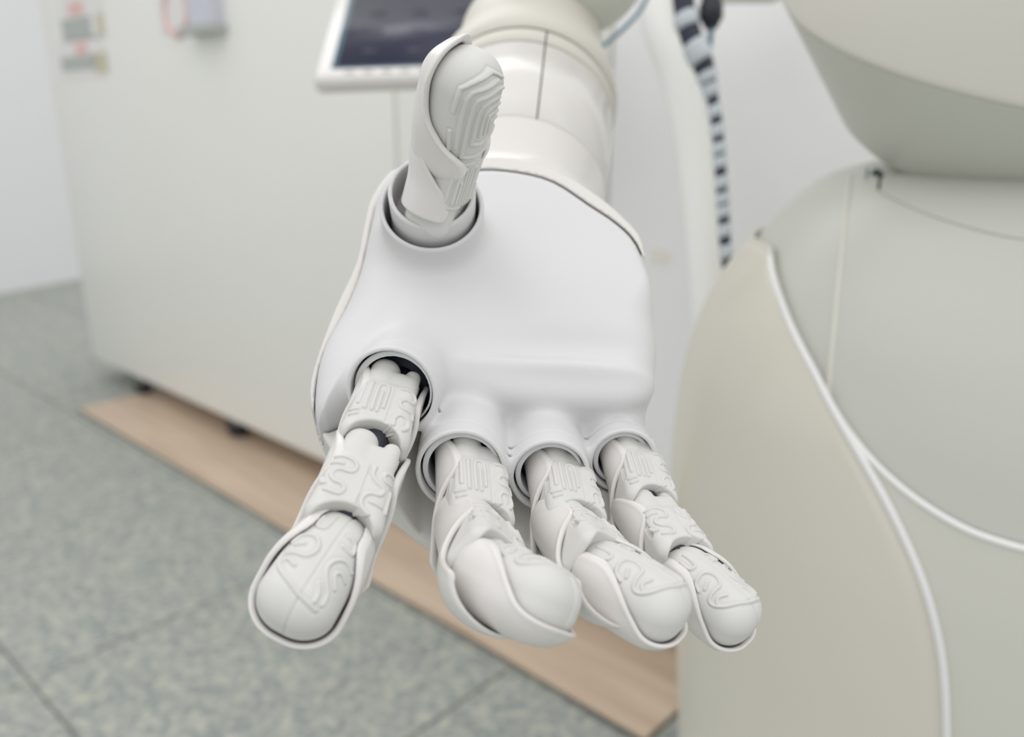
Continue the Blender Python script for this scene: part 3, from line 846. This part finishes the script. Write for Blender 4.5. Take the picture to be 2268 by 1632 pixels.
# ---- lower body
bx, by = 0.455, 0.60
def X_of(px, py):      # silhouette point in the vertical plane y = by
    r = ray(px, py); t = (by-CAM.y)/r.y; q = CAM+r*t; return q
sil = [(1960, 366), (1925, 373), (1880, 388), (1835, 412), (1780, 458), (1735, 505), (1690, 560), (1645, 620), (1600, 695), (1562, 790), (1538, 890), (1522, 1000), (1515, 1100), (1516, 1250), (1523, 1400), (1530, 1632), (1530, 2100)]
prof = [(X_of(*p).z, bx-X_of(*p).x) for p in sil]
prof.append((0.10, prof[-1][1])); prof.append((0.0, prof[-1][1]))
pz = np.array([p[0] for p in prof][::-1]); pa = np.array([p[1] for p in prof][::-1])
PS = catmull(list(zip(pz[2:], pa[2:])), 6); psz = np.array([0.0]+[p[0] for p in PS]); psa = np.array([PS[0][1]]+[p[1] for p in PS])
def A_of(z): return float(np.interp(z, psz, psa))
NB, RB = 2.25, 0.66
def surf(th, z, off=0.0):
    a = A_of(z)+off; b_ = A_of(z)*RB+off
    c, s = math.cos(th), math.sin(th)
    return Vector((bx + a*math.copysign(abs(c)**(2/NB), c), by + b_*math.copysign(abs(s)**(2/NB), s), z))
def fimp(p, off=0.0):
    a = A_of(p.z)+off; b_ = A_of(p.z)*RB+off
    return (abs(p.x-bx)/a)**NB+(abs(p.y-by)/b_)**NB-1
def hit(px, py, off=0.0):
    r = ray(px, py); t = 0.15; st = 0.002
    while t < 1.6:
        p = CAM+r*t
        if fimp(p, off) < 0:
            lo_, hi_ = t-st, t
            for _ in range(30):
                m_ = (lo_+hi_)/2
                if fimp(CAM+r*m_, off) < 0: hi_ = m_
                else: lo_ = m_
            return CAM+r*hi_
        t += st
    return None
def th_of(p, off=0.0):
    a = A_of(p.z)+off; b_ = A_of(p.z)*RB+off
    c = math.copysign((abs(p.x-bx)/a)**(NB/2), p.x-bx); s = math.copysign((abs(p.y-by)/b_)**(NB/2), p.y-by)
    t = math.atan2(s, c)
    return t % (2*math.pi)         # left = pi, front (towards the camera) = 3pi/2
ztop = psz[-1]
# hip body
zs = np.linspace(0.16, ztop, 90); NT = 120
verts = [surf(2*math.pi*k/NT, z) for z in zs for k in range(NT)]
faces = [(i*NT+k, i*NT+(k+1) % NT, (i+1)*NT+(k+1) % NT, (i+1)*NT+k) for i in range(len(zs)-1) for k in range(NT)]
faces.append(tuple(range((len(zs)-1)*NT, len(zs)*NT)))
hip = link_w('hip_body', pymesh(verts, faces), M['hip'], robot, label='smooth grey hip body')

def off_band(name, th0f, th1f, zs, off, m, nt=60, label=None, th=0.004):
    """a shell over the hip surface between two angle curves, with thickness"""
    verts = []; faces = []; R_ = len(zs)
    for z in zs:
        t0, t1 = th0f(z), th1f(z)
        for k in range(nt+1): verts.append(surf(t0+(t1-t0)*k/nt, z, off))
    for i in range(R_-1):
        for k in range(nt):
            a = i*(nt+1)+k; faces.append((a, a+1, a+nt+2, a+nt+1))
    n0 = len(verts)
    for z in zs:
        t0, t1 = th0f(z), th1f(z)
        for k in range(nt+1): verts.append(surf(t0+(t1-t0)*k/nt, z, off-th))
    for i in range(R_-1):
        for k in range(nt):
            a = n0+i*(nt+1)+k; faces.append((a, a+nt+1, a+nt+2, a+1))
    for i in range(R_-1):
        for k in (0, nt):
            a = i*(nt+1)+k; faces.append((a, a+nt+1, n0+a+nt+1, n0+a) if k == 0 else (a, n0+a, n0+a+nt+1, a+nt+1))
    for k in range(nt):
        a = (R_-1)*(nt+1)+k; faces.append((a, a+1, n0+a+1, n0+a))
    return link_w(name, pymesh(verts, faces), m, robot, label=label)
OFF1 = 0.007
tr1 = [(1702, 552), (1706, 590), (1722, 650), (1752, 728), (1795, 812), (1840, 900), (1898, 1000), (1955, 1100), (2005, 1200), (2046, 1300), (2074, 1400), (2090, 1500), (2096, 1632), (2098, 1850), (2098, 2300)]
h1 = [hit(*p, OFF1) for p in tr1]
h1 = [p for p in h1 if p is not None]
h1z = np.array([p.z for p in h1][::-1]); h1t = np.array([th_of(p, OFF1) for p in h1][::-1])
t1c = catmull(list(zip(h1z, h1t)), 6); t1z = np.array([p[0] for p in t1c]); t1t = np.array([p[1] for p in t1c])
ztl = h1[0].z
zz = np.linspace(0.03, ztl, 110)
leg = off_band('leg_shell', lambda z: math.radians(60), lambda z: float(np.interp(z, t1z, t1t)), zz, OFF1, M['leg'], label='glossy beige grey leg shell')
pt = [surf(float(np.interp(z, t1z, t1t)), z, OFF1-0.0008) for z in np.linspace(0.05, ztl, 120)]
link_w('trim_strip', tube_mesh(pt, 0.0024, 12), M['trim'], robot, label='white trim along the leg shell edge')
# rolled top edge of the leg shell
tt = float(t1t[-1])
pt = [surf(tt+(math.radians(60)-tt)*k/50, ztl, OFF1-0.002) for k in range(51)]
link_w('shell_rim', tube_mesh(pt, 0.0022, 10), M['leg'], leg)
# front skirt below the second trim
OFF2 = 0.004
tr2 = [(1840, 896), (1880, 958), (1940, 1030), (2020, 1100), (2120, 1163), (2200, 1196), (2300, 1222), (2420, 1232)]
h2 = [hit(*p, OFF2) for p in tr2]; h2 = [p for p in h2 if p is not None]
h2t = np.array([th_of(p, OFF2) for p in h2]); h2z = np.array([p.z for p in h2])
ths = np.linspace(h2t[0]-0.02, h2t[-1], 70)
t2c = catmull(list(zip(h2t, h2z)), 6); t2t = np.array([p[0] for p in t2c]); t2z = np.array([p[1] for p in t2c])
verts = []; faces = []
NR = 50
for th in ths:
    z1 = float(np.interp(th, t2t, t2z))
    for k in range(NR+1):
        verts.append(surf(th, 0.05+(z1-0.05)*k/NR, OFF2))
for i in range(len(ths)-1):
    for k in range(NR):
        a = i*(NR+1)+k; faces.append((a, a+NR+1, a+NR+2, a+1))
link_w('front_skirt', pymesh(verts, faces), M['skirt'], robot, label='pale front panel between the trims')
pt = [surf(th, float(np.interp(th, t2t, t2z)), OFF2-0.0005) for th in np.linspace(h2t[0], h2t[-1], 70)]
link_w('trim_strip', tube_mesh(pt, 0.0021, 12), M['trim'], robot, label='white curved trim below the hip')
# lengthwise strip on the hip
pt = [hit(px, py, 0.0) for px, py in [(1884, 392), (1878, 440), (1868, 530), (1856, 640), (1844, 760), (1834, 862), (1832, 900)]]
pt = [p for p in pt if p is not None]
pt = [Vector(tuple(q)) for q in catmull(pt, 8)]
link_w('hip_strip', tube_mesh(pt, 0.0016, 10), M['cream'], robot, label='narrow pale strip down the hip')
link_w('hip_seam', tube_mesh([p+Vector((0.0018, -0.0004, 0)) for p in pt], 0.0007, 8), M['wire'], robot, label='thin dark seam beside the strip')

# ---- torso: turned about a forward-leaning axis
tilt = math.radians(24); lean = math.radians(8)
tax = Vector((math.sin(lean)*1.0, -math.sin(tilt), math.cos(tilt))).normalized()   # up axis leaning towards the camera? set below
def tors(name, prof, cen, ax, m, parent, ratio=0.72, label=None, n=140, cap=False):
    ax = ax.normalized(); ux_ = (Vector((1, 0, 0))-ax*ax.x).normalized(); uy_ = ax.cross(ux_)
    verts = []; faces = []
    for (t, r) in prof:
        for k in range(n):
            a = 2*math.pi*k/n; c, s = math.cos(a), math.sin(a)
            verts.append(cen+ax*t+ux_*(r*math.copysign(abs(c)**0.92, c))+uy_*(r*ratio*math.copysign(abs(s)**0.92, s)))
    for i in range(len(prof)-1):
        for k in range(n): faces.append((i*n+k, i*n+(k+1) % n, (i+1)*n+(k+1) % n, (i+1)*n+k))
    if cap: faces.append(tuple(range(n))[::-1])
    return link_w(name, pymesh(verts, faces), m, parent, label=label)
tax = Vector((0.0537, -math.sin(0.4342), math.cos(0.4342)))
tc_ = Vector((0.3911, 0.6129, 0.7814))
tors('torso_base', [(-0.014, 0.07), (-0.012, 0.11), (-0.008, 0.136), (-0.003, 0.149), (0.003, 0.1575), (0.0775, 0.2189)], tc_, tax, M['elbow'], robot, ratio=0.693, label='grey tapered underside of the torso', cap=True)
tors('torso_shell', [(0.0775, 0.2182), (0.0782, 0.2196), (0.082, 0.2206), (0.13, 0.229), (0.22, 0.232), (0.33, 0.20), (0.40, 0.14)], tc_, tax, M['torso'], robot, ratio=0.693, label='pale upper torso shell')
ws = [hit(*p, 0.0) for p in [(1947, 424), (1990, 446), (2060, 476), (2140, 502), (2220, 522), (2300, 534)]]
ws = [p for p in ws if p is not None]
if len(ws) > 2:
    link_w('waist_seam', tube_mesh(catmull(ws, 8), 0.0006, 8), M['greyp'], robot, label='fine curved seam under the torso')

# dark notch and small tab where the hip meets the waist
a = at_depth(1932, 388, 0.60)
pn = hit(1942, 396, 0.0)
if pn is not None:
    for (px0, py0, px1, py1, r, m, nm) in ((1921, 376, 1919, 398, 0.0007, 'wire', 'hip_slot'), (1940, 384, 1950, 386, 0.0022, 'navy', 'hip_notch'), (1951, 386, 1946, 420, 0.0010, 'navy', 'hip_notch')):
        q0, q1 = hit(px0, py0, 0.0), hit(px1, py1, 0.0)
        if q0 is None or q1 is None: continue
        link_w(nm, tube_mesh([q0, (q0+q1)/2, q1], [r*1.5, r*1.2, r*0.7], 8), M[m], robot, label='dark slot in the hip top')
